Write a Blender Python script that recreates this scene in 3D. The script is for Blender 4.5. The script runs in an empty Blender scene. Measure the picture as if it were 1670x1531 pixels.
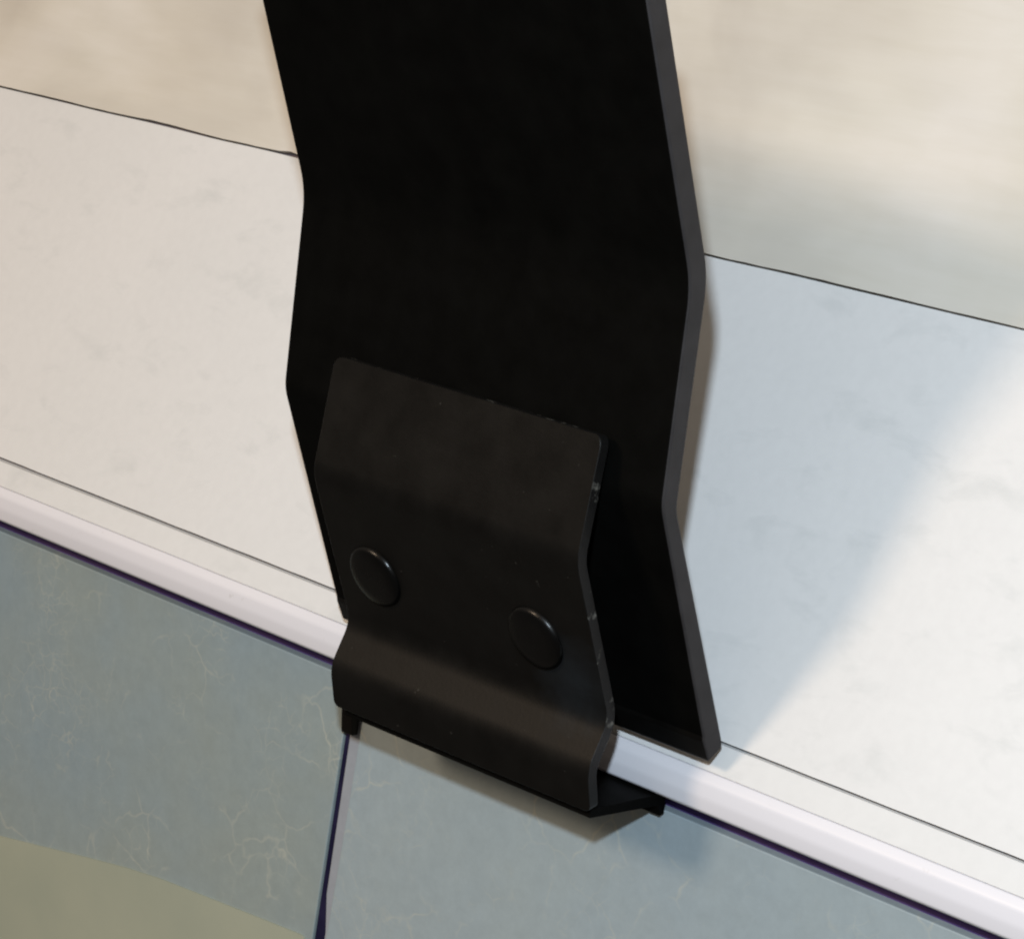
import bpy, bmesh, math, random
from mathutils import Vector, Matrix, noise
random.seed(4)
S = 0.001                      # everything below is laid out in millimetres
scene = bpy.context.scene
C = scene.collection

# ------------------------------------------------------------------ camera
cam_d = bpy.data.cameras.new('camera')
cam = bpy.data.objects.new('camera', cam_d); C.objects.link(cam)
RX = Vector((0.71437, 0.68914, 0.12151)); UX = Vector((-0.23024, 0.06749, 0.97079)); BX = Vector((0.66081, -0.72148, 0.20688))
M = Matrix((RX, UX, BX)).transposed().to_4x4()
M.translation = Vector((208.334, -192.762, 54.416)) * S
cam.matrix_world = M
cam_d.sensor_fit = 'HORIZONTAL'; cam_d.sensor_width = 36.0
cam_d.lens = 36.0 * 4750 / 1670
cam_d.clip_start = 0.01; cam_d.clip_end = 20
scene.camera = cam

# ------------------------------------------------------------------ light
scene.view_settings.view_transform = 'Standard'
scene.view_settings.look = 'None'
scene.view_settings.exposure = 0.0
scene.view_settings.gamma = 1.0
scene.view_settings.use_curve_mapping = False
world = bpy.data.worlds.new('World'); scene.world = world
world.use_nodes = True
bg = world.node_tree.nodes['Background']
# dim warm room: pale ceiling above, darker below
wn = world.node_tree; wt = wn.nodes.new('ShaderNodeTexCoord'); ws = wn.nodes.new('ShaderNodeSeparateXYZ'); wr = wn.nodes.new('ShaderNodeValToRGB')
wm = wn.nodes.new('ShaderNodeMapRange'); wm.inputs['From Min'].default_value = -1; wm.inputs['From Max'].default_value = 1
wn.links.new(wt.outputs['Generated'], ws.inputs[0]); wn.links.new(ws.outputs['Z'], wm.inputs['Value']); wn.links.new(wm.outputs[0], wr.inputs[0])
wr.color_ramp.elements[0].position = 0.42; wr.color_ramp.elements[0].color = (0.22, 0.19, 0.16, 1)
wr.color_ramp.elements[1].position = 0.78; wr.color_ramp.elements[1].color = (1.0, 0.87, 0.72, 1)
wn.links.new(wr.outputs[0], bg.inputs[0]); bg.inputs[1].default_value = 0.40

def area(name, loc, target, size, power, col):
    d = bpy.data.lights.new(name, 'AREA'); d.shape = 'DISK'; d.size = size; d.energy = power; d.color = col
    o = bpy.data.objects.new(name, d); C.objects.link(o)
    loc = Vector(loc) * S; target = Vector(target) * S
    o.location = loc; o.rotation_euler = (target - loc).to_track_quat('-Z', 'Y').to_euler()
    return o
# the camera's own flash, a little left of and above the lens
area('flash_light', (192.5, -195.6, 96.5), (20, 0, 0), 0.010, 0.63, (0.74, 0.88, 1.0))
# the warm room lamp, up and to the left
area('room_lamp', (-300, -850, 440), (30, 10, -10), 0.20, 3.8, (1.0, 0.76, 0.54))

try: scene.cycles.filter_width = 2.2
except Exception: pass

# ------------------------------------------------------------------ materials
def material(name, base, rough=0.5, spec=0.5):
    m = bpy.data.materials.new(name); m.use_nodes = True
    nt = m.node_tree; b = nt.nodes['Principled BSDF']
    b.inputs['Base Color'].default_value = (*base, 1); b.inputs['Roughness'].default_value = rough
    b.inputs['Specular IOR Level'].default_value = spec
    return m, nt, b
def nd(nt, t, **kw):
    n = nt.nodes.new(t)
    for k, v in kw.items():
        if k in n.inputs: n.inputs[k].default_value = v
        else: setattr(n, k, v)
    return n
def coords(nt, scale=(1, 1, 1), rot=(0, 0, 0), loc=(0, 0, 0)):
    tc = nd(nt, 'ShaderNodeTexCoord'); mp = nd(nt, 'ShaderNodeMapping')
    mp.inputs['Scale'].default_value = scale; mp.inputs['Rotation'].default_value = rot; mp.inputs['Location'].default_value = loc
    nt.links.new(tc.outputs['Object'], mp.inputs['Vector']); return mp.outputs[0]
def tex_noise(nt, vec, scale, detail=4, rough=0.55, dist=0.0):
    n = nd(nt, 'ShaderNodeTexNoise'); n.inputs['Scale'].default_value = scale; n.inputs['Detail'].default_value = detail
    n.inputs['Roughness'].default_value = rough; n.inputs['Distortion'].default_value = dist
    nt.links.new(vec, n.inputs['Vector']); return n
def ramp(nt, src, stops):
    r = nd(nt, 'ShaderNodeValToRGB'); cr = r.color_ramp
    while len(cr.elements) < len(stops): cr.elements.new(0.5)
    for e, (p, c) in zip(cr.elements, stops):
        e.position = p; e.color = (*c, 1) if len(c) == 3 else c
    nt.links.new(src, r.inputs[0]); return r.outputs[0]
def mixc(nt, a, b, fac, mode='MIX'):
    m = nd(nt, 'ShaderNodeMix', data_type='RGBA', blend_type=mode)
    for s, i in ((fac, 0), (a, 6), (b, 7)):
        if isinstance(s, (int, float)): m.inputs[i].default_value = s
        elif isinstance(s, tuple): m.inputs[i].default_value = (*s, 1)
        else: nt.links.new(s, m.inputs[i])
    return m.outputs[2]
def bump(nt, b, h, strength, dist):
    n = nd(nt, 'ShaderNodeBump'); n.inputs['Strength'].default_value = strength; n.inputs['Distance'].default_value = dist
    nt.links.new(h, n.inputs['Height']); nt.links.new(n.outputs[0], b.inputs['Normal'])

def black_paint(name, base, rough, spec):
    m, nt, b = material(name, base, rough, spec)
    v = coords(nt)
    n1 = tex_noise(nt, v, 260, 5); n2 = tex_noise(nt, v, 2600, 3)
    c = ramp(nt, n1.outputs[0], [(0.3, tuple(x*0.75 for x in base)), (0.7, tuple(x*1.25 for x in base))])
    nt.links.new(c, b.inputs['Base Color'])
    r = ramp(nt, n1.outputs[0], [(0.3, (rough-.06,)*3), (0.75, (rough+.08,)*3)])
    nt.links.new(r, b.inputs['Roughness'])
    bump(nt, b, n2.outputs[0], 0.25, 0.00004)
    return m
M_plate = black_paint('black_matt_paint', (0.0024, 0.0023, 0.0020), 0.6, 0.04)
M_edge = black_paint('charcoal_cut_edge', (0.031, 0.028, 0.0285), 0.6, 0.2)
M_clip = black_paint('black_satin_paint', (0.0032, 0.0029, 0.0025), 0.44, 0.24)
# stray pale specks and one rubbed bluish patch on the clip
nt = M_clip.node_tree; b = nt.nodes['Principled BSDF']; src = b.inputs['Base Color'].links[0].from_socket
tc = nd(nt, 'ShaderNodeTexCoord')
sp = tex_noise(nt, tc.outputs['Object'], 1500, 2, 0.5)
k1 = ramp(nt, sp.outputs[0], [(0.755, (0, 0, 0)), (0.78, (1, 1, 1))])
c1 = mixc(nt, src, (0.026, 0.024, 0.021), k1)
dv = nd(nt, 'ShaderNodeVectorMath', operation='DISTANCE'); nt.links.new(tc.outputs['Object'], dv.inputs[0]); dv.inputs[1].default_value = (0.0402, 0.0026, -0.0190)
wob = tex_noise(nt, tc.outputs['Object'], 600, 4, 0.6)
ad = nd(nt, 'ShaderNodeMath', operation='MULTIPLY_ADD'); nt.links.new(wob.outputs[0], ad.inputs[0]); ad.inputs[1].default_value = 0.004; nt.links.new(dv.outputs['Value'], ad.inputs[2])
k2 = ramp(nt, ad.outputs[0], [(0.0032, (1, 1, 1)), (0.0046, (0, 0, 0))])
nt.links.new(mixc(nt, c1, (0.014, 0.018, 0.022), k2), b.inputs['Base Color'])
M_clipedge = black_paint('satin_cut_edge', (0.007, 0.0066, 0.0064), 0.4, 0.26)
M_rivet = black_paint('glossy_black_rivet', (0.002, 0.002, 0.002), 0.26, 0.26)

# white painted board with faint grey smudges
def white_board_mat(name, a, bcol, smudge):
    m, nt, b = material(name, a, 0.55, 0.25)
    v = coords(nt); vs = coords(nt, (1, 1, 2.2), (0, 0.5, 0))
    big = tex_noise(nt, v, 22, 4); sm = tex_noise(nt, vs, 130, 5, 0.6, 0.4); fine = tex_noise(nt, v, 900, 3)
    c = ramp(nt, big.outputs[0], [(0.3, a), (0.7, bcol)])
    k = ramp(nt, sm.outputs[0], [(0.55, (0, 0, 0)), (0.78, (1, 1, 1))])
    kk = nd(nt, 'ShaderNodeMath', operation='MULTIPLY'); nt.links.new(k, kk.inputs[0]); kk.inputs[1].default_value = 0.75
    c = mixc(nt, c, smudge, kk.outputs[0])
    g = ramp(nt, fine.outputs[0], [(0.3, (0.97,)*3), (0.7, (1, 1, 1))])
    c = mixc(nt, c, g, 1.0, 'MULTIPLY')
    nt.links.new(c, b.inputs['Base Color'])
    bump(nt, b, fine.outputs[0], 0.15, 0.00003)
    return m
M_white = white_board_mat('white_board', (0.80, 0.79, 0.785), (0.76, 0.755, 0.75), (0.66, 0.665, 0.66))
M_trim, nt, b = material('white_plastic_trim', (0.80, 0.79, 0.80), 0.36, 0.4)
v = coords(nt, (0.25, 1, 1)); v2 = coords(nt); n = tex_noise(nt, v, 120, 4)
nt.links.new(ramp(nt, n.outputs[0], [(0.3, (0.81, 0.79, 0.83)), (0.7, (0.775, 0.762, 0.81))]), b.inputs['Base Color'])
src = b.inputs['Base Color'].links[0].from_socket
d1 = tex_noise(nt, v2, 520, 4, 0.7); nt.links.new(mixc(nt, src, (0.55, 0.53, 0.52), ramp(nt, d1.outputs[0], [(0.66, (0, 0, 0)), (0.78, (.6, .6, .6))])), b.inputs['Base Color'])
# cream crumpled sheet
M_cream, nt, b = material('cream_sheet', (0.74, 0.70, 0.62), 0.6, 0.2)
v = coords(nt, (1, 1, 1)); vs = coords(nt, (0.35, 1, 2.6), (0, 0.22, 0))
n1 = tex_noise(nt, v, 28, 4, 0.5, 0.6); n2 = tex_noise(nt, vs, 240, 5, 0.6, 0.3)
c = ramp(nt, n1.outputs[0], [(0.35, (0.75, 0.71, 0.655)), (0.5, (0.70, 0.66, 0.59)), (0.66, (0.61, 0.57, 0.51))])
g = ramp(nt, n2.outputs[0], [(0.3, (0.96, 0.955, 0.94)), (0.65, (1, 1, 1))])
nt.links.new(mixc(nt, c, g, 1.0, 'MULTIPLY'), b.inputs['Base Color'])
bump(nt, b, n2.outputs[0], 0.2, 0.00008)

# blue-grey panel with pale craquelure scratches
def grey_panel_mat(name, off, base1, base2, amount):
    m, nt, b = material(name, base1, 0.5, 0.3)
    v = coords(nt, loc=off)
    wob = tex_noise(nt, v, 150, 3)
    sub = nd(nt, 'ShaderNodeVectorMath', operation='MULTIPLY_ADD')
    nt.links.new(wob.outputs['Color'], sub.inputs[0]); sub.inputs[1].default_value = (0.006,)*3; nt.links.new(v, sub.inputs[2])
    total = None
    for sc, w, lo, mscale in ((150, 0.028, 0.50, 75), (330, 0.032, 0.52, 110), (620, 0.05, 0.56, 60)):
        vo = nd(nt, 'ShaderNodeTexVoronoi', feature='DISTANCE_TO_EDGE'); vo.inputs['Scale'].default_value = sc
        nt.links.new(sub.outputs[0], vo.inputs['Vector'])
        line = ramp(nt, vo.outputs['Distance'], [(0.0, (1, 1, 1)), (w, (0, 0, 0))])
        mk = tex_noise(nt, v, mscale, 4, 0.7)
        mask = ramp(nt, mk.outputs[0], [(lo, (0, 0, 0)), (lo+0.16, (1, 1, 1))])
        l = mixc(nt, line, mask, 1.0, 'MULTIPLY')
        total = l if total is None else mixc(nt, total, l, 0.8, 'ADD')
    big = tex_noise(nt, v, 34, 4, 0.6); fine = tex_noise(nt, v, 700, 4, 0.7)
    c = ramp(nt, big.outputs[0], [(0.32, base1), (0.68, base2)])
    g = ramp(nt, fine.outputs[0], [(0.3, (0.94,)*3), (0.7, (1.04, 1.04, 1.04))])
    c = mixc(nt, c, g, 1.0, 'MULTIPLY')
    k = nd(nt, 'ShaderNodeMath', operation='MULTIPLY'); nt.links.new(total, k.inputs[0]); k.inputs[1].default_value = amount
    c = mixc(nt, c, (0.52, 0.52, 0.44), k.outputs[0])
    nt.links.new(c, b.inputs['Base Color'])
    bump(nt, b, fine.outputs[0], 0.2, 0.00004)
    return m
M_gl = grey_panel_mat('grey_panel_left', (0.013, 0, 0.02), (0.265, 0.335, 0.375), (0.295, 0.34, 0.33), 0.5)
M_gr = grey_panel_mat('grey_panel_right', (0.3, 0, 0.11), (0.325, 0.39, 0.425), (0.35, 0.405, 0.415), 0.55)
M_strip = grey_panel_mat('grey_panel_edge', (0.5, 0, 0.3), (0.31, 0.335, 0.37), (0.33, 0.345, 0.38), 0.1)
M_olive, nt, b = material('olive_sheen', (0.29, 0.30, 0.24), 0.6, 0.2)  # olive tone painted for the sheen on the left panel
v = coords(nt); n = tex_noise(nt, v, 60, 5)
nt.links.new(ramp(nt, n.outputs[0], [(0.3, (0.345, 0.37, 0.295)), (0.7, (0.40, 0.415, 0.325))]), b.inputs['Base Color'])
M_gap, nt, b = material('dark_navy_core', (0.03, 0.022, 0.05), 0.8, 0.1)
n = tex_noise(nt, coords(nt), 90, 3); nt.links.new(ramp(nt, n.outputs[0], [(0.3, (0.06, 0.038, 0.14)), (0.7, (0.09, 0.055, 0.16))]), b.inputs['Base Color'])

M_core, nt, b = material('brown_grey_core', (0.20, 0.165, 0.17), 0.8, 0.1)
n = tex_noise(nt, coords(nt), 60, 3); nt.links.new(ramp(nt, n.outputs[0], [(0.35, (0.13, 0.10, 0.11)), (0.7, (0.26, 0.21, 0.21))]), b.inputs['Base Color'])
M_shade, nt, b = material('navy_joint_shade', (0.012, 0.010, 0.035), 0.7, 0.1)  # near-black navy painted as the shade inside the upright joint
n = tex_noise(nt, coords(nt), 200, 3); nt.links.new(ramp(nt, n.outputs[0], [(0.3, (0.008, 0.007, 0.028)), (0.7, (0.02, 0.016, 0.05))]), b.inputs['Base Color'])
# wear along the cut edge of the clip
nt = M_clipedge.node_tree; b = nt.nodes['Principled BSDF']
src = b.inputs['Base Color'].links[0].from_socket
wn = tex_noise(nt, coords(nt), 420, 4, 0.65)
wk = ramp(nt, wn.outputs[0], [(0.60, (0, 0, 0)), (0.68, (1, 1, 1))])
nt.links.new(mixc(nt, src, (0.13, 0.125, 0.11), wk), b.inputs['Base Color'])

# ------------------------------------------------------------------ helpers
def link(name, bm, mats, parent=None, smooth=False, bevel=0.0, seg=2, angle=40):
    me = bpy.data.meshes.new(name)
    bmesh.ops.recalc_face_normals(bm, faces=bm.faces)
    bm.to_mesh(me); bm.free()
    for m in (mats if isinstance(mats, (list, tuple)) else [mats]): me.materials.append(m)
    o = bpy.data.objects.new(name, me); C.objects.link(o)
    for p in me.polygons: p.use_smooth = smooth
    if smooth: me.set_sharp_from_angle(angle=math.radians(35))
    if bevel:
        md = o.modifiers.new('bevel', 'BEVEL'); md.width = bevel*S; md.segments = seg; md.limit_method = 'ANGLE'; md.angle_limit = math.radians(angle)
        md.harden_normals = False; md.material = -1
    if parent: o.parent = parent
    return o
def tag(o, label=None, cat=None, group=None, kind=None):
    for k, val in (('label', label), ('category', cat), ('group', group), ('kind', kind)):
        if val: o[k] = val
def fillet(pts, radii, n=7):
    out = [pts[0]]
    for i in range(1, len(pts)-1):
        p, r = Vector(pts[i]), radii[i]
        if not r: out.append(tuple(p)); continue
        a = (Vector(pts[i-1]) - p); b2 = (Vector(pts[i+1]) - p)
        ang = a.angle(b2); L = min(r / math.tan(ang/2), a.length*.48, b2.length*.48)
        pa = p + a.normalized()*L; pb = p + b2.normalized()*L
        for k in range(n+1):
            t = k/n; out.append(tuple(pa*(1-t)**2 + p*2*t*(1-t) + pb*t*t))
    out.append(pts[-1]); return out
def offset(pts, th):
    """back line of a sheet: pts are (out, up) with the sheet behind them"""
    res = []
    for i, p in enumerate(pts):
        p = Vector(p)
        d1 = (p - Vector(pts[i-1])).normalized() if i else None
        d2 = (Vector(pts[i+1]) - p).normalized() if i < len(pts)-1 else None
        d = (d1 or d2) + (d2 or d1); d.normalize()
        cosh = d.dot(d1 or d2)
        nrm = Vector((d.y, -d.x))           # running downwards: (d.y,-d.x) with d.y<0 points inwards
        res.append(tuple(p + nrm*th/max(cosh, .5)))
    return res
def strip_sheet(front, back, x0, x1, nx=1, cut=None):
    """sheet between front and back profile lines, run along x; material 0 faces, 1 edges.
       cut(i, t) may pull the side edges in"""
    bm = bmesh.new(); n = len(front); F = []; B = []
    for prof, store in ((front, F), (back, B)):
        for i, (d, h) in enumerate(prof):
            a, b = (x0, x1) if cut is None else cut(i)
            store.append([bm.verts.new(Vector((a+(b-a)*j/nx, -d, h))*S) for j in range(nx+1)])
    def q(*v, m=0):
        f = bm.faces.new(v); f.material_index = m
    for i in range(n-1):
        for j in range(nx):
            q(F[i][j], F[i+1][j], F[i+1][j+1], F[i][j+1]); q(B[i][j], B[i][j+1], B[i+1][j+1], B[i+1][j])
        q(F[i][0], B[i][0], B[i+1][0], F[i+1][0], m=1); q(F[i][nx], F[i+1][nx], B[i+1][nx], B[i][nx], m=1)
    for j in range(nx):
        q(F[0][j], F[0][j+1], B[0][j+1], B[0][j], m=1); q(F[-1][j], B[-1][j], B[-1][j+1], F[-1][j+1], m=1)
    return bm

# ------------------------------------------------------------------ setting: sloping boards, edge trim, panels
T = 0.4                                              # slope of the white boards
def wy(z): return 14.4 + (z + 24)*T
TILT = -0.0067
def slab(poly_fn, x0, x1, nx, tilt=TILT, disp=None):
    """closed section (y,z) list from poly_fn(x), run along x"""
    bm = bmesh.new(); rows = []
    for i in range(nx+1):
        x = x0 + (x1-x0)*i/nx
        rows.append([bm.verts.new(Vector((x, y, z + tilt*x))*S) for y, z in poly_fn(x)])
    for a, b in zip(rows[:-1], rows[1:]):
        for k in range(len(a)):
            k2 = (k+1) % len(a); bm.faces.new((a[k], a[k2], b[k2], b[k]))
    bm.faces.new(rows[0]); bm.faces.new(list(reversed(rows[-1])))
    return bm
# dark core behind all joints
bm = slab(lambda x: [(wy(200)+1.1, 200), (wy(-24)+1.1, -24), (16.3, -27), (16.3, -33.6), (18.4, -34), (18.4, -160), (26, -160), (26, -20), (wy(200)+14, 200)], -260, 260, 4)
for f in bm.faces: f.material_index = 1 if f.calc_center_median().z > -23*S else 0
o = link('wall', bm, [M_gap, M_core]); tag(o, kind='structure')

# lower white board: grid surface with its thickness, from the trim joint to the seam
def board_bm(x0, x1, zlow, zhigh, lift, th, nx, nz, wav):
    bm = bmesh.new(); nrm = Vector((0, -1, T)).normalized(); top = []; bot = []
    for i in range(nx+1):
        x = x0 + (x1-x0)*i/nx; a, b = [], []
        for j in range(nz+1):
            lo, hi = zlow(x), zhigh(x)
            u = j/nz; z = lo + (hi-lo)*u
            p = Vector((x, wy(z - TILT*x*0), z)) + nrm*(lift + wav(x, z, u))
            a.append(bm.verts.new(p*S)); b.append(bm.verts.new((p - nrm*th)*S))
        top.append(a); bot.append(b)
    for i in range(nx):
        for j in range(nz):
            bm.faces.new((top[i][j], top[i+1][j], top[i+1][j+1], top[i][j+1]))
            bm.faces.new((bot[i][j], bot[i][j+1], bot[i+1][j+1], bot[i+1][j]))
        bm.faces.new((top[i][0], bot[i][0], bot[i+1][0], top[i+1][0])); bm.faces.new((top[i][nz], top[i+1][nz], bot[i+1][nz], bot[i][nz]))
    for j in range(nz):
        bm.faces.new((top[0][j], top[0][j+1], bot[0][j+1], bot[0][j])); bm.faces.new((top[nx][j], bot[nx][j], bot[nx][j+1], top[nx][j+1]))
    return bm
def nz3(x, z, s, o=0): return noise.noise(Vector((x*s+o, z*s*1.0, o*1.7)))
seam = lambda x: 17.55 + 0.0016*x + 0.10*nz3(x, 0, .09, 3)
rail_top = lambda x: -23.62 + TILT*x
wav1 = lambda x, z, u: 0.05*nz3(x, z, .05, 7)
bm = board_bm(-250, 250, lambda x: rail_top(x)+0.17+0.05*nz3(x, 0, .2, 9), lambda x: seam(x)-0.09, 0, 0.7, 160, 24, wav1)
o = link('wall_board', bm, M_white, smooth=True)
tag(o, 'smooth white board between the upper crack and the white edge trim, behind the black bracket', 'board')
# upper crumpled cream sheet, its lower edge a little ragged and lying slightly proud
def up_wav(x, z, u):
    w = 1.1*nz3(x, z*1.5, .04, 11) + 0.75*noise.noise(Vector((x*.05, (z+x*.28)*.22, 2.0)))
    w += 0.02*noise.noise(Vector((x*.06, (z + x*.05)*1.1, 5.0)))
    fall = min(1, (z - seam(x))/6)
    e = max(0, -52 - x)/12 if x < -52 else 0
    return w*max(fall, .15) + min(e, 1)*0.15*max(0, 1-(z-seam(x))/5)
def up_low(x):
    return seam(x) + 0.10 + 0.05*nz3(x, 0, .5, 21) + 0.14*math.exp(-((x+59)/6)**2) + 0.3*math.exp(-((x+36.5)/1.6)**2)
bm = board_bm(-250, 250, up_low, lambda x: 190, 0.12, 0.7, 260, 120, up_wav)
o = link('cream_sheet', bm, M_cream, smooth=True)
tag(o, 'slightly crumpled cream sheet above the thin crack, behind the top of the black bracket', 'sheet')

# white edge trim: flat ledge in the slope of the board, rounded nose, undercut
trim = bpy.data.objects.new('edge_trim', None); C.objects.link(trim); trim.location = (0, 0.014, -0.027)
tag(trim, 'white trim under the white board, a flat ledge with a glossy rounded bead below it, gripped by the bracket clip', 'trim')
def in_trim(o):
    o.parent = trim; o.location = (0, -0.014, 0.027)
def ledge_sec(x):
    w = 0.03*nz3(x, 0, .12, 31)
    return [(wy(-23.8)+.02, -23.82), (wy(-26.3)-.02, -26.32+w), (wy(-26.3)+.3, -26.42+w), (15.9, -26.45), (15.9, -23.9)]
in_trim(link('ledge', slab(ledge_sec, -250, 250, 160), M_white, smooth=True))
def bead_sec(x):
    w = 0.03*nz3(x, 0, .12, 31)
    pts = [(14.4, -26.46+w), (13.42, -26.40+w), (12.86, -27.25), (12.72, -28.7), (12.9, -30.1), (13.5, -30.45), (15.8, -30.45)]
    return fillet(pts, [0, .30, 1.2, 2.6, .5, .4, 0], 5) + [(15.8, -26.5)]
in_trim(link('rounded_bead', slab(bead_sec, -250, 250, 160), M_trim, smooth=True))

# blue-grey panels below, with the dark vertical joint between them
def panel(name, corners, edge_ix, mats, top_bev, chamfer=None):
    """corners: front polygon (x,z); a 3.2 mm thick plate facing the viewer at y=15"""
    bm = bmesh.new()
    f = [bm.verts.new(Vector((x, 15, z))*S) for x, z in corners]; b = [bm.verts.new(Vector((x, 18.2, z))*S) for x, z in corners]
    bm.faces.new(f); bm.faces.new(list(reversed(b)))
    for i in range(len(f)):
        j = (i+1) % len(f); bm.faces.new((f[i], b[i], b[j], f[j]))
    return link(name, bm, mats, bevel=top_bev, seg=4, angle=50)
def gz(x): return -32.3 + TILT*x
o = panel('grey_panel', [(-250, gz(-250)), (-0.95, gz(0)), (-2.35, -61), (-2.6, -66), (-7, -150), (-250, -150)], 0, M_gl, 0.16)
tag(o, 'blue-grey panel with pale hairline cracks, left of the dark upright joint', 'panel')
right = bpy.data.objects.new('grey_panel', None); C.objects.link(right); right.location = (0.03, 0.015, -0.09)
tag(right, 'blue-grey panel under the bracket and trim, right of the dark upright joint', 'panel')
def rel(o, par):
    o.parent = par; o.location = (-par.location.x, -par.location.y, -par.location.z)
bm = bmesh.new()
cor = [(1.55, gz(0)), (250, gz(250)), (250, -150), (-4.8, -150), (-0.35, -61), (0.45, -50)]
f = [bm.verts.new(Vector((x, 15, z))*S) for x, z in cor]; b_ = [bm.verts.new(Vector((x, 18.2, z))*S) for x, z in cor]
bm.faces.new(f); bm.faces.new(list(reversed(b_)))
for i in range(len(f)):
    j = (i+1) % len(f); bm.faces.new((f[i], b_[i], b_[j], f[j]))
rel(link('panel_face', bm, M_gr, bevel=0.12, seg=2, angle=50), right)
# its lighter edging strip beside the joint
bm = bmesh.new()
cor = [(-0.30, gz(0)), (1.45, gz(0)), (0.35, -50), (-0.40, -61), (-4.9, -150), (-6.2, -150), (-0.85, -60.7), (-1.36, -56.5), (-1.08, -50)]
f = [bm.verts.new(Vector((x, 15.30 - 0.0*x, z))*S) for x, z in cor]; b_ = [bm.verts.new(Vector((x, 18.0, z))*S) for x, z in cor]
bm.faces.new(f); bm.faces.new(list(reversed(b_)))
for i in range(len(f)):
    j = (i+1) % len(f); bm.faces.new((f[i], b_[i], b_[j], f[j]))
rel(link('edge_strip', bm, M_strip, bevel=0.15, seg=2, angle=50), right)

bm = bmesh.new()  # added dark filler standing in for shade in the open joint
cor = [(-0.90, gz(0)), (-0.05, gz(0)), (-0.8, -50), (-1.0, -57), (-0.6, -60.7), (-5.8, -150), (-6.95, -150), (-2.30, -61)]
f = [bm.verts.new(Vector((x, 15.38, z))*S) for x, z in cor]; b_ = [bm.verts.new(Vector((x, 17.9, z))*S) for x, z in cor]
bm.faces.new(f); bm.faces.new(list(reversed(b_)))
for i in range(len(f)):
    j = (i+1) % len(f); bm.faces.new((f[i], b_[i], b_[j], f[j]))
rel(link('joint_shade', bm, M_shade), right)

# sheen on the lower left of the panel, painted as an olive-beige patch
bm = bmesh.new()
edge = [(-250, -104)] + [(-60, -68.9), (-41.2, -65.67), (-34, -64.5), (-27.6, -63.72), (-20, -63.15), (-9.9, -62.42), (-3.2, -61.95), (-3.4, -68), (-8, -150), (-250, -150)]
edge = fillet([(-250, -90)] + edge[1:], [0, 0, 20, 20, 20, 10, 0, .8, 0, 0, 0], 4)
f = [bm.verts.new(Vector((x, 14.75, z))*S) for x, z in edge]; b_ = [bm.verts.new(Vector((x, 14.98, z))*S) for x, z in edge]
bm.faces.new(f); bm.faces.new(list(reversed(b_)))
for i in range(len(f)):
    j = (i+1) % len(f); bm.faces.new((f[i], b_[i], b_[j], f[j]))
o = link('olive_sheen', bm, M_olive)
tag(o, 'sheen painted as a thin olive-beige patch on the lower left of the blue-grey panel', 'sheet')

# ------------------------------------------------------------------ the black bracket
br = bpy.data.objects.new('metal_bracket', None); C.objects.link(br); br.location = (0.025, -0.012, -0.025)
tag(br, 'bent black steel bracket with a riveted spring clip, standing over the white edge trim', 'bracket')
def relb(o): rel(o, br); return o
# strip steel plate
slope = .445
front = fillet([(0.12+slope*26, 45.75), (0.12, 19.75), (0, 0), (-10.40, -22.5), (-10.50, -23.0), (-11.75, -25.2)], [0, 11, 5, 0.3, 0.5, 0], 12)
back = fillet([(-2.12+slope*26, 46.7), (-2.12, 20.55), (-2.15, -.35), (-13.15, -22.9), (-13.3, -23.4), (-13.5, -24.0)], [0, 11, 4, .3, .3, 0], 12)
pb = strip_sheet(front, back, 0, 50)
for f in pb.faces:
    if f.material_index == 0 and f.calc_center_median().z < -22.62*S: f.material_index = 2
plate = relb(link('back_plate', pb, [M_plate, M_edge, M_clip], smooth=True, bevel=0.28, seg=3, angle=50))
# spring clip
cf = fillet([(2.05, 5.2), (3.3, -6.3), (-3.95, -21.9), (-1.95, -26.5), (-3.1, -30.7)], [0, 5, 3.2, 3.6, 0], 10)
L = [0]
for a, b_ in zip(cf[:-1], cf[1:]): L.append(L[-1] + math.dist(a, b_))
# denser samples at the two ends so the corners can be rounded
def densify(pts, n=6, span=2.0):
    a, b = Vector(pts[0]), Vector(pts[1]); d = (b-a).normalized()
    head = [tuple(a + d*span*(k/n)**1.6) for k in range(n+1)]
    a2, b2 = Vector(pts[-1]), Vector(pts[-2]); d2 = (b2-a2).normalized()
    tail = [tuple(a2 + d2*min(.9, (b2-a2).length*.8)*(k/n)**1.6) for k in range(n, -1, -1)]
    return head + list(pts[1:-1]) + tail
cf = densify(cf)
cb = offset(cf, 1.15)
XL, XR = 9.0, 43.9
Ls = [0]
for a, b_ in zip(cf[:-1], cf[1:]): Ls.append(Ls[-1] + math.dist(a, b_))
def cutx(i):
    s = Ls[i]; r = 1.15; e = 0
    if s < r: e = r - math.sqrt(max(0, r*r - (r-s)**2))
    s2 = Ls[-1] - s; r2 = .7; e2 = 0
    if s2 < r2: e2 = r2 - math.sqrt(max(0, r2*r2 - (r2-s2)**2))
    return XL + e + e2, XR - e*.7 - e2
clip = relb(link('spring_clip', strip_sheet(cf, cb, XL, XR, 1, cutx), [M_clip, M_clipedge], smooth=True, bevel=0.16, seg=2, angle=55))
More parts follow.
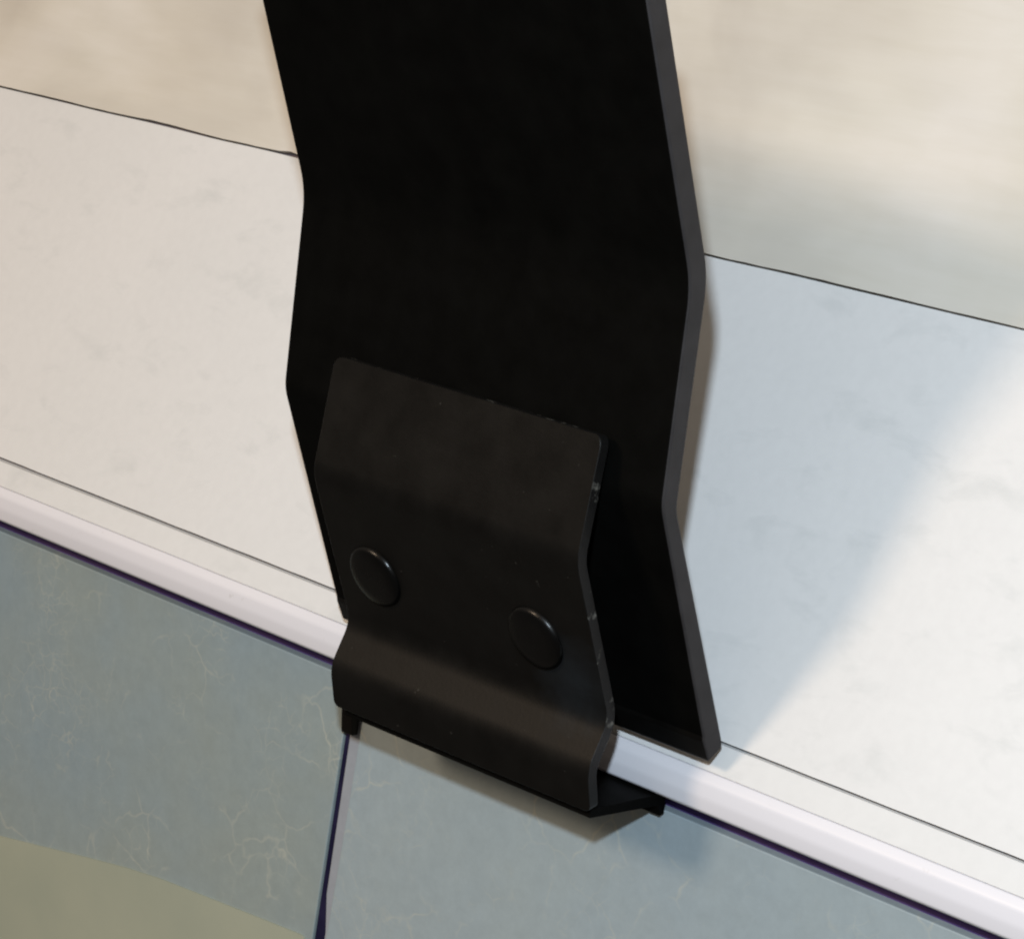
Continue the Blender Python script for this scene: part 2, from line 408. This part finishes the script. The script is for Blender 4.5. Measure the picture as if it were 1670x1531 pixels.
# the clip's hook: turns back under the trim, plus an added dark tab in place of the shadow beside the joint
hf = fillet([(-3.9, -29.9), (-4.4, -31.05), (-13.9, -31.6), (-14.35, -33.0)], [0, .6, .5, 0], 5)
bm = bmesh.new()
def prism(bm, sec, x0, x1):
    a = [bm.verts.new(Vector((x0, -d, h))*S) for d, h in sec]; b2 = [bm.verts.new(Vector((x1, -d, h))*S) for d, h in sec]
    bm.faces.new(a); bm.faces.new(list(reversed(b2)))
    for i in range(len(a)):
        j = (i+1) % len(a); bm.faces.new((a[i], b2[i], b2[j], a[j]))
sec = [(-4.1, -30.75), (-13.9, -30.75), (-14.7, -30.9), (-14.8, -32.9), (-14.1, -33.0), (-13.7, -31.9), (-4.0, -31.6)]
prism(bm, sec, 9.6, 43.2)
hook = link('hook', bm, [M_plate, M_plate], bevel=0.1, seg=2); hook.parent = clip
bm = bmesh.new()
prism(bm, [(-13.2, -30.9), (-14.75, -30.9), (-14.95, -37.9), (-14.1, -37.9)], -0.72, 1.0)
prism(bm, [(-13.3, -30.95), (-14.7, -30.95), (-14.7, -31.8), (-13.3, -31.8)], 0.9, 10.2)
shadow_tab = link('shadow_tab', bm, M_clip, bevel=0.1, seg=2); shadow_tab.parent = clip
# rivets: low domed heads with a rim and shank into the plate
C1, C2 = Vector((3.3, -6.3)), Vector((-3.95, -21.9)); dC = (C2-C1).normalized()
def rivet(x, z):
    t = (z - C1.y)/dC.y; c = C1 + dC*t
    n = Vector((0, -(-dC.y), 0)); nv = Vector((0, -(-dC.y)*1.0, 0))
    # outward normal in (out, up) is (-dC.y, dC.x) -> world (0, -out, up)
    out = Vector((0, dC.y, dC.x))
    prof = [(0, .56), (1.9, .55), (2.85, .51), (3.15, .38), (3.3, .16), (3.36, 0.0), (3.36, -.05), (1.7, -.06), (1.7, -5.0), (0, -5.0)]
    bm = bmesh.new(); N = 40
    A = Vector((1, 0, 0)); B = out.cross(A).normalized(); cen = Vector((x, -c.x, c.y))
    rings = []
    for r, h in prof:
        if r == 0: rings.append([bm.verts.new((cen + out*h)*S)])
        else: rings.append([bm.verts.new((cen + out*h + (A*math.cos(k*2*math.pi/N) + B*math.sin(k*2*math.pi/N))*r)*S) for k in range(N)])
    for a, b in zip(rings[:-1], rings[1:]):
        for k in range(N):
            k2 = (k+1) % N
            if len(a) == 1: bm.faces.new((a[0], b[k], b[k2]))
            elif len(b) == 1: bm.faces.new((a[k], b[0], a[k2]))
            else: bm.faces.new((a[k], b[k], b[k2], a[k2]))
    o = link('rivet', bm, M_rivet, smooth=True); o.parent = clip
    return o
rivet(14.8, -15.6); rivet(36.3, -15.8)
